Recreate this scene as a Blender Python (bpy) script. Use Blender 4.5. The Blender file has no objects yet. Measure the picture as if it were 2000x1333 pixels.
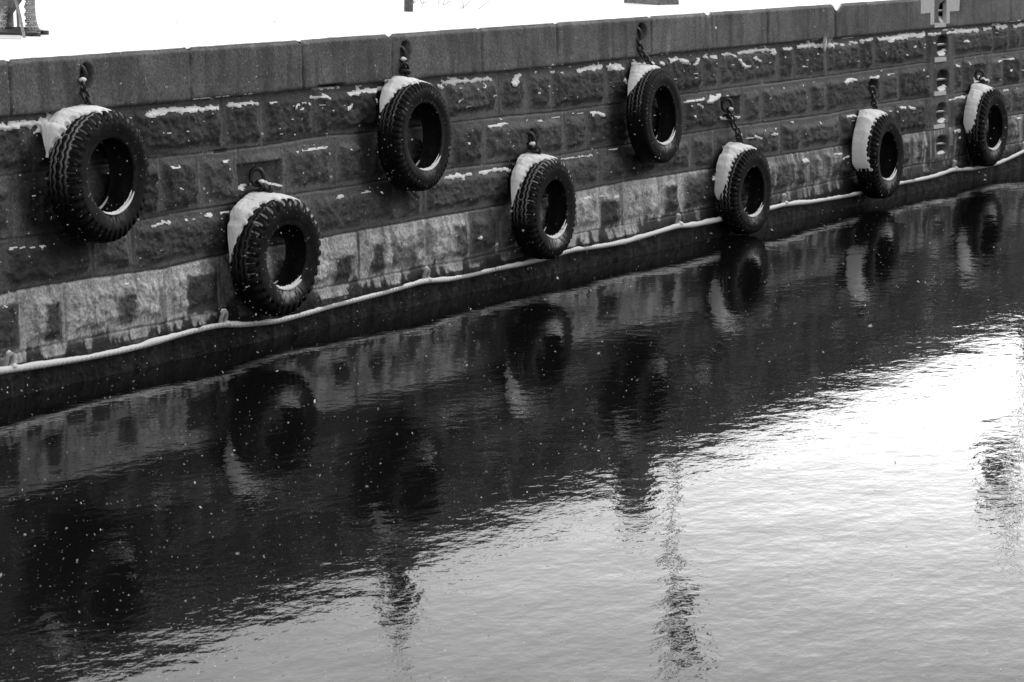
import bpy, math, random
import numpy as np
from mathutils import Vector, Matrix

# ------------------------------------------------------------------ camera
FOC, YAW, PITCH, ROLL, CAMZ, BAT = 5317.9, 1.0444923, 0.16911943, 0.02548555, 3.558579, 0.0569092
CD = 12.0
sc = bpy.context.scene
col = sc.collection
F_ = np.array([math.cos(PITCH)*math.sin(YAW), math.cos(PITCH)*math.cos(YAW), -math.sin(PITCH)])
R0 = np.array([math.cos(YAW), -math.sin(YAW), 0.0]); U0 = np.cross(R0, F_)
R_ = math.cos(ROLL)*R0 + math.sin(ROLL)*U0; U_ = -math.sin(ROLL)*R0 + math.cos(ROLL)*U0
C_ = np.array([0.0, -CD, CAMZ])
cd = bpy.data.cameras.new('camera'); cam = bpy.data.objects.new('camera', cd); col.objects.link(cam)
cam.matrix_world = Matrix(((R_[0], U_[0], -F_[0], C_[0]), (R_[1], U_[1], -F_[1], C_[1]), (R_[2], U_[2], -F_[2], C_[2]), (0, 0, 0, 1)))
cd.sensor_width = 36.0; cd.lens = FOC/2000*36.0; cd.clip_start = 0.1; cd.clip_end = 2000
cd.dof.use_dof = True; cd.dof.focus_distance = 22.0; cd.dof.aperture_fstop = 9.0
sc.camera = cam

# ------------------------------------------------------------------ sky, sun, exposure
w = bpy.data.worlds.new('World'); sc.world = w; w.use_nodes = True
nt = w.node_tree; nt.nodes.clear()
sky = nt.nodes.new('ShaderNodeTexSky'); sky.sky_type = 'NISHITA'; sky.sun_disc = False
SUN_EL, SUN_AZ = 42.0, 112.0
sky.sun_elevation = math.radians(SUN_EL); sky.sun_rotation = math.radians(SUN_AZ)
sky.air_density = 1.0; sky.dust_density = 6.0; sky.ozone_density = 1.0
bw = nt.nodes.new('ShaderNodeRGBToBW'); mx = nt.nodes.new('ShaderNodeMix'); mx.data_type = 'RGBA'
mx.inputs[0].default_value = 0.8; mx.inputs[7].default_value = (8.8, 8.8, 8.8, 1)   # flat snow cloud over the clear sky
bg = nt.nodes.new('ShaderNodeBackground'); bg.inputs[1].default_value = 0.12
out = nt.nodes.new('ShaderNodeOutputWorld')
nt.links.new(sky.outputs[0], bw.inputs[0]); nt.links.new(bw.outputs[0], mx.inputs[6])
# the cloud thins to a bright band low in the sky beyond the quay
def mth(op, a, b=None, c=None):
    n = nt.nodes.new('ShaderNodeMath'); n.operation = op
    for i, v in enumerate((a, b, c)):
        if v is None: continue
        if isinstance(v, (int, float)): n.inputs[i].default_value = v
        else: nt.links.new(v, n.inputs[i])
    return n.outputs[0]
tcw = nt.nodes.new('ShaderNodeTexCoord'); sxyz = nt.nodes.new('ShaderNodeSeparateXYZ'); nt.links.new(tcw.outputs['Generated'], sxyz.inputs[0])
elv = mth('ARCSINE', sxyz.outputs[2]); azm = mth('ARCTAN2', sxyz.outputs[0], sxyz.outputs[1])
ge = mth('EXPONENT', mth('MULTIPLY', mth('POWER', mth('ABSOLUTE', mth('DIVIDE', elv, math.radians(9.5))), 2.0), -1.0))
ga = mth('EXPONENT', mth('MULTIPLY', mth('POWER', mth('ABSOLUTE', mth('DIVIDE', mth('SUBTRACT', azm, YAW+math.radians(12))  , math.radians(16))), 2.0), -1.0))
cl = nt.nodes.new('ShaderNodeTexNoise'); cl.inputs['Scale'].default_value = 5; cl.inputs['Detail'].default_value = 3; nt.links.new(tcw.outputs['Generated'], cl.inputs['Vector'])
back_ = nt.nodes.new('ShaderNodeMapRange'); back_.interpolation_type = 'SMOOTHSTEP'; back_.inputs[1].default_value = -.1; back_.inputs[2].default_value = .5; back_.inputs[3].default_value = 0; back_.inputs[4].default_value = 7.6
nt.links.new(sxyz.outputs[1], back_.inputs[0])
glow0 = mth('MULTIPLY', mth('MULTIPLY', ge, ga), mth('MULTIPLY_ADD', cl.outputs[0], 62.0, 64.0))
glow = mth('ADD', glow0, back_.outputs[0])
vadd = nt.nodes.new('ShaderNodeVectorMath'); vadd.operation = 'ADD'
nt.links.new(mx.outputs[2], vadd.inputs[0]); nt.links.new(glow, vadd.inputs[1])
nt.links.new(vadd.outputs[0], bg.inputs[0]); nt.links.new(bg.outputs[0], out.inputs[0])
sl = bpy.data.lights.new('sun', 'SUN'); sl.energy = 1.15; sl.angle = math.radians(28)
so = bpy.data.objects.new('sun', sl); col.objects.link(so)
az = math.radians(SUN_AZ); el = math.radians(SUN_EL)
sd = Vector((math.sin(az)*math.cos(el), math.cos(az)*math.cos(el), math.sin(el)))
so.rotation_euler = sd.to_track_quat('Z', 'Y').to_euler()
sc.view_settings.view_transform = 'Standard'; sc.view_settings.look = 'None'
sc.view_settings.exposure = 0.0; sc.view_settings.gamma = 1.0
sc.render.engine = 'CYCLES'
sc.cycles.max_bounces = 6

ZTOP = 2.273
# ------------------------------------------------------------------ helpers
def ray(px, py):
    return F_*FOC + R_*(px-1000) - U_*(py-666.5)
def wallpt(px, py, off=0.0):
    v = ray(px, py); t = (-off-(C_[1]-BAT*C_[2]))/(v[1]-BAT*v[2])
    return C_ + t*v
def planept(px, py, z):
    v = ray(px, py); return C_ + v*((z-C_[2])/v[2])
NW = np.array([0, -1, -BAT]); NW = NW/np.linalg.norm(NW)      # out of the wall
UW = np.array([0, BAT, 1.0]); UW = UW/np.linalg.norm(UW)      # up the wall

def hash2(i, j, s):
    n = (i.astype(np.int64)*374761393 + j.astype(np.int64)*668265263 + s*982451653) & 0xffffffff
    n = ((n ^ (n >> 13))*1274126177) & 0xffffffff
    return ((n ^ (n >> 16)) & 0xffff)/65535.0
def vn(x, z, s=0):
    i = np.floor(x); j = np.floor(z); fx = x-i; fz = z-j
    fx = fx*fx*(3-2*fx); fz = fz*fz*(3-2*fz)
    a = hash2(i, j, s); b = hash2(i+1, j, s); c = hash2(i, j+1, s); d = hash2(i+1, j+1, s)
    return (a*(1-fx)+b*fx)*(1-fz)+(c*(1-fx)+d*fx)*fz
def fbm(x, z, s=0, o=4):
    r = 0; a = .5; t = 0
    for k in range(o):
        r = r + a*vn(x*2**k, z*2**k, s+k*17); t += a; a *= .55
    return r/t
def sstep(a, b, x):
    t = np.clip((x-a)/(b-a), 0, 1); return t*t*(3-2*t)

def mesh_np(name, V, Fq, mat, parent=None, smooth=True, attrs=None):
    me = bpy.data.meshes.new(name)
    V = np.asarray(V, dtype=np.float32); Fq = np.asarray(Fq, dtype=np.int32)
    k = Fq.shape[1]
    me.vertices.add(len(V)); me.vertices.foreach_set('co', V.ravel())
    me.loops.add(Fq.size); me.loops.foreach_set('vertex_index', Fq.ravel())
    me.polygons.add(len(Fq)); me.polygons.foreach_set('loop_start', np.arange(len(Fq), dtype=np.int32)*k)
    me.update(calc_edges=True)
    if smooth: me.polygons.foreach_set('use_smooth', np.ones(len(Fq), dtype=bool))
    for an, av in (attrs or {}).items():
        at = me.attributes.new(an, 'FLOAT', 'POINT'); at.data.foreach_set('value', np.asarray(av, dtype=np.float32).ravel())
    me.materials.append(mat); me.update()
    o = bpy.data.objects.new(name, me); col.objects.link(o)
    if parent: o.parent = parent
    return o
def grid_faces(nu, nv, wrapu=False, wrapv=False):
    U = nu if wrapu else nu-1; V = nv if wrapv else nv-1
    i, j = np.meshgrid(np.arange(U), np.arange(V), indexing='ij'); i = i.ravel(); j = j.ravel()
    i2 = (i+1) % nu; j2 = (j+1) % nv
    return np.stack([i*nv+j, i2*nv+j, i2*nv+j2, i*nv+j2], 1)
def tagp(o, label=None, cat=None, group=None, kind=None):
    if label: o['label'] = label
    if cat: o['category'] = cat
    if group: o['group'] = group
    if kind: o['kind'] = kind
    return o
def empty(name, loc):
    o = bpy.data.objects.new(name, None); col.objects.link(o); o.location = tuple(loc); o.empty_display_size = .1
    return o
class MB:
    def __init__(s): s.v = []; s.f = []
    def add(s, V, F):
        b = len(s.v); s.v += [tuple(map(float, p)) for p in V]; s.f += [tuple(int(b+i) for i in f) for f in F]
    def box(s, c, sx, sy, sz, ax=None):
        ax = ax if ax is not None else np.eye(3)
        P = []
        for a in (-1, 1):
            for b in (-1, 1):
                for d in (-1, 1): P.append(np.array(c)+ax[0]*a*sx/2+ax[1]*b*sy/2+ax[2]*d*sz/2)
        s.add(P, [(0, 1, 3, 2), (4, 6, 7, 5), (0, 4, 5, 1), (2, 3, 7, 6), (0, 2, 6, 4), (1, 5, 7, 3)])
    def tube(s, pts, rad, n=8, closed=False, twist=None):
        pts = [np.array(p, dtype=float) for p in pts]; m = len(pts)
        if not hasattr(rad, '__len__'): rad = [rad]*m
        V = []
        up = np.array([0.13, 0.21, 1.0])
        for i in range(m):
            a = pts[(i-1) % m] if (closed or i > 0) else pts[i]
            b = pts[(i+1) % m] if (closed or i < m-1) else pts[i]
            t = b-a; t = t/(np.linalg.norm(t)+1e-9)
            x = np.cross(up, t)
            if np.linalg.norm(x) < .05: x = np.cross(np.array([1., 0, 0.1]), t)
            x /= np.linalg.norm(x); y = np.cross(t, x)
            for k in range(n):
                an = 2*math.pi*k/n + (twist[i] if twist is not None else 0)
                rr = rad[i]
                V.append(pts[i]+rr*(math.cos(an)*x+math.sin(an)*y))
        F = []
        for i in range(m if closed else m-1):
            for k in range(n):
                F.append((i*n+k, ((i+1) % m)*n+k, ((i+1) % m)*n+(k+1) % n, i*n+(k+1) % n))
        if not closed:
            F.append(tuple(range(n))[::-1]); F.append(tuple((m-1)*n+k for k in range(n)))
        s.add(V, F)
    def blob(s, c, rx, ry, rz, rng, n=10, rough=.18, ax=None):
        ax = ax if ax is not None else np.eye(3); V = []; m = n//2+1
        ph = rng.random(6)*6.28
        for i in range(m+1):
            la = -math.pi/2+math.pi*i/m
            for k in range(n):
                lo = 2*math.pi*k/n
                d = np.array([math.cos(la)*math.cos(lo), math.cos(la)*math.sin(lo), math.sin(la)])
                q = 1+rough*(math.sin(3*d[0]+ph[0])*math.sin(4*d[1]+ph[1])+.6*math.sin(5*d[2]+6*d[0]+ph[2]))
                V.append(np.array(c)+ax[0]*d[0]*rx*q+ax[1]*d[1]*ry*q+ax[2]*d[2]*rz*q)
        F = [(i*n+k, i*n+(k+1) % n, (i+1)*n+(k+1) % n, (i+1)*n+k) for i in range(m) for k in range(n)]
        s.add(V, F)
    def build(s, name, mat, parent=None, smooth=True):
        me = bpy.data.meshes.new(name); me.from_pydata(s.v, [], s.f); me.validate()
        if smooth: me.polygons.foreach_set('use_smooth', [True]*len(me.polygons))
        me.materials.append(mat); me.update()
        o = bpy.data.objects.new(name, me); col.objects.link(o)
        if parent: o.parent = parent
        return o

# ------------------------------------------------------------------ materials
def newmat(name):
    m = bpy.data.materials.new(name); m.use_nodes = True; t = m.node_tree
    b = t.nodes['Principled BSDF']; return m, t, b
def N(t, ty, **kw):
    n = t.nodes.new(ty)
    for k, v in kw.items(): setattr(n, k, v)
    return n
def plain(name, g, rough=.6, nscale=30, namp=.35, bump=.15, bdist=.004, spec=.5, metal=0.0):
    m, t, b = newmat(name)
    tc = N(t, 'ShaderNodeTexCoord'); no = N(t, 'ShaderNodeTexNoise'); no.inputs['Scale'].default_value = nscale; no.inputs['Detail'].default_value = 6
    t.links.new(tc.outputs['Object'], no.inputs['Vector'])
    mr = N(t, 'ShaderNodeMapRange'); mr.inputs[3].default_value = g*(1-namp); mr.inputs[4].default_value = g*(1+namp)
    mr.inputs[1].default_value = .3; mr.inputs[2].default_value = .7
    t.links.new(no.outputs[0], mr.inputs[0]); cc = N(t, 'ShaderNodeCombineColor')
    for i in range(3): t.links.new(mr.outputs[0], cc.inputs[i])
    t.links.new(cc.outputs[0], b.inputs['Base Color'])
    bp = N(t, 'ShaderNodeBump'); bp.inputs['Strength'].default_value = bump; bp.inputs['Distance'].default_value = bdist
    t.links.new(no.outputs[0], bp.inputs['Height']); t.links.new(bp.outputs[0], b.inputs['Normal'])
    b.inputs['Roughness'].default_value = rough; b.inputs['Specular IOR Level'].default_value = spec; b.inputs['Metallic'].default_value = metal
    return m
def attr_mat(name, attrs, nscale, rough_lo, rough_hi, bump, bdist, snowattr=None, spec=.5, amp=(.55, 1.5)):
    m, t, b = newmat(name)
    a = N(t, 'ShaderNodeAttribute', attribute_name=attrs); geo = N(t, 'ShaderNodeNewGeometry')
    no = N(t, 'ShaderNodeTexNoise'); no.inputs['Scale'].default_value = nscale; no.inputs['Detail'].default_value = 7; no.inputs['Roughness'].default_value = .65
    t.links.new(geo.outputs['Position'], no.inputs['Vector'])
    mr = N(t, 'ShaderNodeMapRange'); mr.inputs[1].default_value = .32; mr.inputs[2].default_value = .68; mr.inputs[3].default_value = amp[0]; mr.inputs[4].default_value = amp[1]
    t.links.new(no.outputs[0], mr.inputs[0])
    mu = N(t, 'ShaderNodeMath', operation='MULTIPLY'); t.links.new(a.outputs['Fac'], mu.inputs[0]); t.links.new(mr.outputs[0], mu.inputs[1])
    last = mu.outputs[0]
    if snowattr:
        s = N(t, 'ShaderNodeAttribute', attribute_name=snowattr); mm = N(t, 'ShaderNodeMix'); mm.data_type = 'FLOAT'
        t.links.new(s.outputs['Fac'], mm.inputs[0]); t.links.new(last, mm.inputs[2]); mm.inputs[3].default_value = .62; last = mm.outputs[0]
    cc = N(t, 'ShaderNodeCombineColor')
    for i in range(3): t.links.new(last, cc.inputs[i])
    t.links.new(cc.outputs[0], b.inputs['Base Color'])
    bp = N(t, 'ShaderNodeBump'); bp.inputs['Strength'].default_value = bump; bp.inputs['Distance'].default_value = bdist
    t.links.new(no.outputs[0], bp.inputs['Height']); t.links.new(bp.outputs[0], b.inputs['Normal'])
    r2 = N(t, 'ShaderNodeMapRange'); r2.inputs[1].default_value = .3; r2.inputs[2].default_value = .7; r2.inputs[3].default_value = rough_lo; r2.inputs[4].default_value = rough_hi
    t.links.new(no.outputs[0], r2.inputs[0]); t.links.new(r2.outputs[0], b.inputs['Roughness'])
    b.inputs['Specular IOR Level'].default_value = spec
    return m
def snowmat(name, g=.82, scale=60, bd=.004):
    m = plain(name, g, .75, scale, .05, .5, bd, .2); b = m.node_tree.nodes['Principled BSDF']
    return m
M_stone = attr_mat('wet_granite', 'tone', 48, .55, .85, .7, .007, spec=.18, amp=(.45, 1.6))
M_tyre = attr_mat('black_rubber', 'tone', 45, .5, .75, .25, .002, 'snow', spec=.07)
M_snow = snowmat('snow', .74); M_snowl = snowmat('ledge_snow', .70); M_snowg = snowmat('snow_ground', .86, 8, .01)
M_iron = plain('wet_iron', .018, .4, 60, .5, .4, .003, .4, .3)
M_rung = plain('galvanised_rung', .13, .5, 60, .3, .2, .002, .4, .2)
M_paint = plain('chalky_white_paint', .48, .7, 22, .1, .1, .001, .3)
M_rope = plain('snow_dusted_rope', .36, .9, 90, .25, .6, .004, .2)
M_wood = plain('grey_weathered_wood', .22, .8, 25, .4, .3, .004)
M_darkm = plain('dark_steel', .035, .5, 30, .4)
M_wire = plain('galvanised_wire', .28, .5, 80, .3)
M_conc = plain('pale_concrete', .55, .9, 20, .12)
M_graphite = plain('grey_granite_plinth', .10, .7, 25, .5)
M_bark = plain('dark_bark', .09, .9, 30, .5, .6, .01)
M_leaf = plain('dark_needles', .03, .8, 20, .5)
M_banner = plain('grey_banner', .09, .7, 10, .4)
M_weed = plain('frosted_stems', .5, .9, 60, .3)

# ------------------------------------------------------------------ masonry layout (joints read off as runs of stone along each course)
def line_z(pts):
    P = np.array([wallpt(*p)[[0, 2]] for p in pts]); return P[:, 0], P[:, 1]
BL = [
 [(0,228),(320,200),(500,183),(774,156),(1010,136),(1300,104),(1500,86),(1676,70),(1803,57),(2000,41)],
 [(0,345),(288,311),(431,296),(514,286),(646,265),(710,261),(882,240),(1010,226),(1090,219),(1170,208),(1329,186),(1409,175),(1540,159),(1706,137),(1808,123),(1895,111),(2000,98)],
 [(0,470),(80,461),(285,430),(350,416),(560,382),(650,370),(712,360),(890,329),(970,320),(1082,306),(1154,293),(1226,283),(1332,264),(1449,246),(1524,236),(1620,223),(1721,203),(1824,189),(1887,180),(1985,164)],
 [(0,578),(48,566),(181,544),(264,533),(320,526),(450,495),(625,467),(710,450),(828,429),(987,401),(1125,375),(1216,357),(1285,346),(1392,329),(1492,309),(1580,296),(1662,282),(1763,264),(1820,255),(1880,243),(1964,228),(2000,223)],
 [(0,699),(40,688),(136,669),(203,654),(272,640),(320,632),(620,565),(712,548),(757,537),(838,520),(908,509),(1134,455),(1216,441),(1296,425),(1384,407),(1506,382),(1580,365),(1626,354),(1766,327),(1835,315),(1877,304.5),(1961,285),(2000,277)]]
BZ = [line_z(b) for b in BL]
def bz(k, x):
    if k == 5: return np.full_like(x, -0.13)
    if k == -1: return np.full_like(x, ZTOP)
    return np.interp(x, BZ[k][0], BZ[k][1])
def pyb(k, px):
    if k == -1: return 114-.0655*px
    return float(np.interp(px, [p[0] for p in BL[k]], [p[1] for p in BL[k]]))
JP = [
 [8,360,580,755,930,1078,1262,1381,1489,1622,1768,1887,1939,1995],
 [-90,62,255,434,512,612,740,865,973,1028,1076,1180,1228,1369,1402,1519,1550,1612,1678,1706,1807,1851,1938,1968],
 [27,170,312,391,465,555,652,715,882,944,1101,1146,1230,1334,1409,1449,1486,1580,1612,1721,1755,1815,1855,1880,1932,1958,1992],
 [3,181,259,450,609,777,826,1000,1171,1218,1349,1394,1452,1524,1561,1640,1674,1745,1808,1846,1905,1975],
 [43,128,322,432,600,701,835,915,975,1171,1214,1291,1328,1440,1578,1607,1700,1779,1878,1995],
 [135,320,560,715,910,1100,1290,1450,1620,1760,1900]]
rngj = random.Random(4)
JX = []
for k, L in enumerate(JP):
    xs = []
    for px in L:
        py = (pyb(k-1, px)+(pyb(k, px) if k < 5 else pyb(4, px)+60))/2
        xs.append(float(wallpt(px, py)[0]))
    a = xs[0]
    while a > -8: a -= rngj.uniform(.45, 1.3)+(.5 if k == 0 else 0); xs.insert(0, a)
    a = xs[-1]
    while a < 84: a += rngj.uniform(.45, 1.3)+(.5 if k == 0 else 0); xs.append(a)
    JX.append(np.array(xs))

# columns: about one per rendered pixel where the wall is in view, coarser outside
xa = np.linspace(-8, 13.3, 260)[:-1]
pxs = np.arange(-70, 2075, 2.0)
xb = np.array([wallpt(p, 300)[0] for p in pxs])
xc = np.linspace(xb[-1], 80, 420)[1:]
X1 = np.concatenate([xa[xa < xb[0]-.02], xb, xc])
Z1 = np.concatenate([np.linspace(-.45, -.05, 12)[:-1], np.arange(-.05, 2.225, .0085), np.linspace(2.228, ZTOP, 7)])
XX, ZZ = np.meshgrid(X1, Z1, indexing='ij')
H = np.zeros_like(XX); TONE = np.full_like(XX, .04)
edge_d = np.full_like(XX, 1.0)
for k in range(6):
    zt = bz(k-1, XX); zb = bz(k, XX) if k < 5 else np.full_like(XX, -.6)
    if k == 5: zb = np.where(ZZ > -.13, -.13, -.9); zt = np.where(ZZ > -.13, zt, -.13)
    inside = (ZZ <= zt) & (ZZ > zb)
    j = np.searchsorted(JX[k], XX[inside])
    j = np.clip(j, 1, len(JX[k])-1)
    x0 = JX[k][j-1]; x1 = JX[k][j]
    xi = XX[inside]; zi = ZZ[inside]
    wob = .010*(fbm(xi*6, zi*6, 3+k)-.5)*2
    dx = np.minimum(xi-x0, x1-xi)+wob; dz1 = zt[inside]-zi; dz0 = zi-zb[inside]
    if k == 0: dz1 = np.full_like(dz1, 1.0)
    dz = np.minimum(dz1, dz0)+wob; d = np.minimum(dx, dz)
    rb = hash2(j.astype(float), np.full_like(x0, k), 77); rb2 = hash2(j.astype(float), np.full_like(x0, k), 177)
    n1 = fbm(xi*3.2+rb*50, zi*3.2, 11+k); n2 = fbm(xi*13+rb*9, zi*13, 31+k, 4)
    if k == 0:
        h = .058+.003*(n2-.5)-.035*np.exp(-np.maximum(dx, 0)/.006)-.02*np.exp(-np.maximum(dz0, 0)/.008)
        h = h-.03*sstep(ZTOP-.035, ZTOP+.01, zi)
        tn = .108*(.86+.3*rb)*(.85+.3*n1)*(.9+.25*fbm(xi*9, zi*1.2, 90))
        tn = tn*(1-.5*np.exp(-np.abs(dx)/.006))
    else:
        mar = .028+.03*rb2
        dome = sstep(mar, mar+.075, d+.05*(n2-.5))
        amp = .032+.035*rb
        low = sstep(0, .12, dz0)     # boss undercut is sharper at its foot
        h = dome*(amp*(.55+.7*n1)+.034*(n2-.5)*2*.8+.012*(fbm(xi*34, zi*34, 51+k, 3)-.5)*2)
        h = h*.78-.016*np.exp(-(d/.007)**2)
        tn = .054*(.70+.55*rb2)*(.7+.6*n1)*(.78+.44*fbm(xi*22, zi*7, 61+k))
        # pointed margins are a little paler, with a thin lime line along some joints
        tn = tn+.050*(1-dome)*(.6+.6*fbm(xi*2.3, zi*2.3, 71))
        tn = tn+.085*np.exp(-(dx/.009)**2)*sstep(.36, .62, fbm(xi*1.7+5, zi*2, 88))
        tn = tn+.05*np.exp(-(dz1/.009)**2)*sstep(.38, .65, fbm(xi*1.1+9, zi*2, 89))
        tn = tn*(1-.55*np.exp(-((dz0-mar)/.012)**2)*sstep(.45, .6, fbm(xi*2.1, zi*0+k*3.3, 93)))
    H[inside] = h; TONE[inside] = tn; edge_d[inside] = d

def px_mask(rects, soft=5, sd=0):
    m = np.zeros_like(XX)
    for (a, b, c, d, s) in rects:
        p0 = wallpt((a+b)/2, c); p1 = wallpt((a+b)/2, d); pl = wallpt(a, (c+d)/2); pr = wallpt(b, (c+d)/2)
        sl_ = (p0[2]-p1[2])/(d-c)*soft; sx_ = (pr[0]-pl[0])/(b-a)*soft
        u = np.minimum((XX-pl[0])/sx_, (pr[0]-XX)/sx_); v = np.minimum((p0[2]-ZZ)/sl_, (ZZ-p1[2])/sl_)
        sel = (u > -1.5) & (v > -1.5)
        q = np.minimum(u, v)[sel]+2.2*(fbm(XX[sel]*12, ZZ[sel]*6, 40+sd)-.5)+1.7*(fbm(XX[sel]*34, ZZ[sel]*3.5, 41+sd, 3)-.5)
        m[sel] = np.maximum(m[sel], s*sstep(-.8, 1.0, q)*(.75+.4*fbm(XX[sel]*20, ZZ[sel]*20, 43)))
    return m
# lime wash band: the fourth course down, strong at the near end, streaky at the far end
zt3 = bz(3, XX); zt4 = bz(4, XX)
strk = fbm(XX*26, ZZ*2.2, 201, 4); blot = fbm(XX*7, ZZ*7, 202, 4); fine = fbm(XX*45, ZZ*30, 203, 3)
xl = float(wallpt(1330, 340)[0]); xl2 = float(wallpt(1400, 330)[0])
near = 1-sstep(xl, xl2, XX)
topband = sstep(zt3-.11, zt3-.02, ZZ)
M_near = .95-.25*sstep(.5, .75, blot)*fine-.5*sstep(.55, .72, strk)*sstep(.45, .7, blot)
M_far = sstep(.50, .72, strk)*.45+topband*.4*sstep(.35, .6, strk)+.06
LIME = np.where(ZZ <= zt3+.006*(fine-.5), near*M_near+(1-near)*M_far, 0)
dark = px_mask([(-30,40,598,692,1),(82,120,590,668,1),(226,262,575,636,.75),(362,424,533,612,1),(452,470,520,600,.5),(651,682,500,556,.95),
 (697,705,446,552,.95),(720,746,476,538,.85),(762,812,478,526,.55),(828,838,440,500,.7),(812,834,448,486,.45),(882,912,438,502,.7),(917,961,408,512,1),
 (982,1004,400,470,.5),(1172,1203,392,446,.97),(1203,1213,372,444,.45),(1212,1217,362,440,.8),(1283,1288,365,420,.8),(1298,1323,362,420,1),(1334,1398,342,404,1),(313,322,560,640,.6),(250,262,590,640,.5),(1100,1118,380,470,.3)])
LIME = LIME*(1-np.clip(1.25*dark, 0, .97))
pale = px_mask([(1492,1514,308,338,.5),(1576,1582,296,366,.9),(1592,1599,294,330,.6),(1605,1609,290,350,.6),(1622,1640,298,318,.7),(1640,1660,290,335,.5),(1782,1788,262,322,.9),(1801,1805,262,284,.6),(1291,1296,348,446,.95),(1323,1333,345,416,.8),(1850,1858,245,285,.5),(1876,1880,245,300,.6),(1990,1996,225,275,.8),(1764,1790,262,275,.6),(1862,1880,246,262,.6)], 2, 5)
LIME = np.maximum(LIME, pale*.8*(ZZ < zt3))
# fringe under the band and the dark weed line
fr = zt4+.03-.16*sstep(.34, .66, fbm(XX*6.5, ZZ*0+3.0, 210, 5))+.10*(fbm(XX*24, ZZ*6, 211, 3)-.5)+.10*(fbm(XX*16, ZZ*20, 212, 4)-.5)
below = ZZ < zt4
fade = sstep(fr-.025, fr+.02, ZZ)
LIME = np.where(below | (ZZ < fr+.02), LIME*fade*(.62+.28*near)+(1-near)*fade*.25*sstep(.3, .6, strk), LIME)
LIME = LIME*np.where(ZZ < .215, .10, 1)*(1-.25*sstep(.5, .62, fbm(XX*11, ZZ*11, 213, 4)))
jointdark = np.exp(-(np.minimum(edge_d, .2)/.006)**2)
lime_t = .47*(.66+.62*blot)*(.70+.60*strk)
WETL = .25+.03*(fbm(XX*8, ZZ*0, 220)-.5)
damp = 1-sstep(.20, .335, ZZ+.05*(fbm(XX*9, ZZ*9, 221)-.5))
TONE = TONE*(1-.86*damp)*(1-.3*sstep(.9, .2, ZZ))
algae = sstep(.55, .72, fbm(XX*14, ZZ*6, 230))*damp*.014
TONE = TONE+algae
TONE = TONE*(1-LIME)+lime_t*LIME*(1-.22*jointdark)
crk = sstep(.62, .70, fbm(XX*16, ZZ*5, 250, 4))*LIME
TONE = TONE*(1-.45*crk)
drip = sstep(.60, .72, fbm(XX*20, ZZ*.8, 251, 3))
TONE = TONE*(1-.35*drip*np.clip(LIME, 0, 1))
incop = ZZ > bz(0, XX)
TONE = TONE*np.where(incop, (.58+.84*fbm(XX*2.2, ZZ*4, 260, 5))*(1-.30*sstep(.52, .66, fbm(XX*8, ZZ*1.3, 261, 4)))*(.8+.4*fbm(XX*11, ZZ*16, 264, 4)), 1)
TONE = TONE+np.where(incop, .035*np.exp(-((ZZ-ZTOP+.012)/.016)**2)*fbm(XX*6, ZZ*0, 262), 0)
TONE = TONE+.03*(sstep(.80, .88, fbm(XX*40, ZZ*34, 263, 2)))
for a_, b_ in [(152,146),(502,346),(779,107),(1032,273),(1420,206),(1241,68),(1701,180),(1913,148)]:
    p = wallpt(a_, b_); TONE = TONE*(1-.55*np.exp(-((XX-p[0]-.01)/(.035+.03*fbm(XX*9, ZZ*5, 281)))**2)*sstep(p[2]+.02, p[2]-.05, ZZ)*sstep(p[2]-.55, p[2]-.2, ZZ))
# soft shade round each hanging tyre, painted into the stone tone
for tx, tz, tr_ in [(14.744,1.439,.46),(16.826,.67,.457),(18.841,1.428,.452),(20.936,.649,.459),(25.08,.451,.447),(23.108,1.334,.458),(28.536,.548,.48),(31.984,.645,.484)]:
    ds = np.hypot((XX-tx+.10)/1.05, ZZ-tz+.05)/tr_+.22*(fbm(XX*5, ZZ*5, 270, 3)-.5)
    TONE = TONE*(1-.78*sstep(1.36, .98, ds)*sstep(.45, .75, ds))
# streaks running down from the coping
TONE = TONE*(.82+.36*fbm(XX*18, ZZ*1.0, 240, 3))

H = np.where(ZZ < zt4-.02, H*.5, H)
# carved recesses -------------------------------------------------
def oval(cx, cy, rx, ry, depth, pw=2.0):
    global H, TONE
    p = wallpt(cx, cy); ax = abs(wallpt(cx+rx, cy)[0]-p[0]); az_ = abs(wallpt(cx, cy-ry)[2]-p[2])
    q = (np.abs((XX-p[0])/ax)**pw+np.abs((ZZ-p[2])/az_)**pw)**(1/pw)
    m = sstep(1.10, .80, q); base = .03
    flat = sstep(1.9, 1.25, q)
    H = H*(1-flat)+np.minimum(H, np.where(ZZ > bz(0, XX), .058, .032))*flat
    H = H*(1-m)-depth*m*(1-.45*np.clip(q, 0, 1)**2)
    TONE = TONE*(1-.62*m)  # shade inside the hollow is darkened into the stone tone
for a in [(157,147,12,25),(781,101,9,22),(1243,62,7.5,17),(1035,271,9,19),(1702,172,8.5,18)]: oval(*a, .075)
def rect_recess(x0, x1, y0, y1, depth):
    global H, TONE
    pl = wallpt(x0, (y0+y1)/2); pr = wallpt(x1, (y0+y1)/2); pt = wallpt((x0+x1)/2, y0); pb = wallpt((x0+x1)/2, y1)
    d = np.minimum(np.minimum(XX-pl[0], pr[0]-XX), np.minimum(pt[2]-ZZ, ZZ-pb[2]))
    m = sstep(-.006, .014, d)
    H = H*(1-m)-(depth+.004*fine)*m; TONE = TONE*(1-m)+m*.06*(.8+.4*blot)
rect_recess(466,551,316,366,.04); rect_recess(1409,1447,190,229,.05); rect_recess(1898,1931,126,157,.05)
LAD = [(1836,24,10.5,21),(1836.5,90,10.5,21),(1837,158,11,21),(1836,221,10.5,20),(1835,284,10.5,19)]
pL = wallpt(1812, 150)[0]; pR = wallpt(1861, 150)[0]
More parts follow.
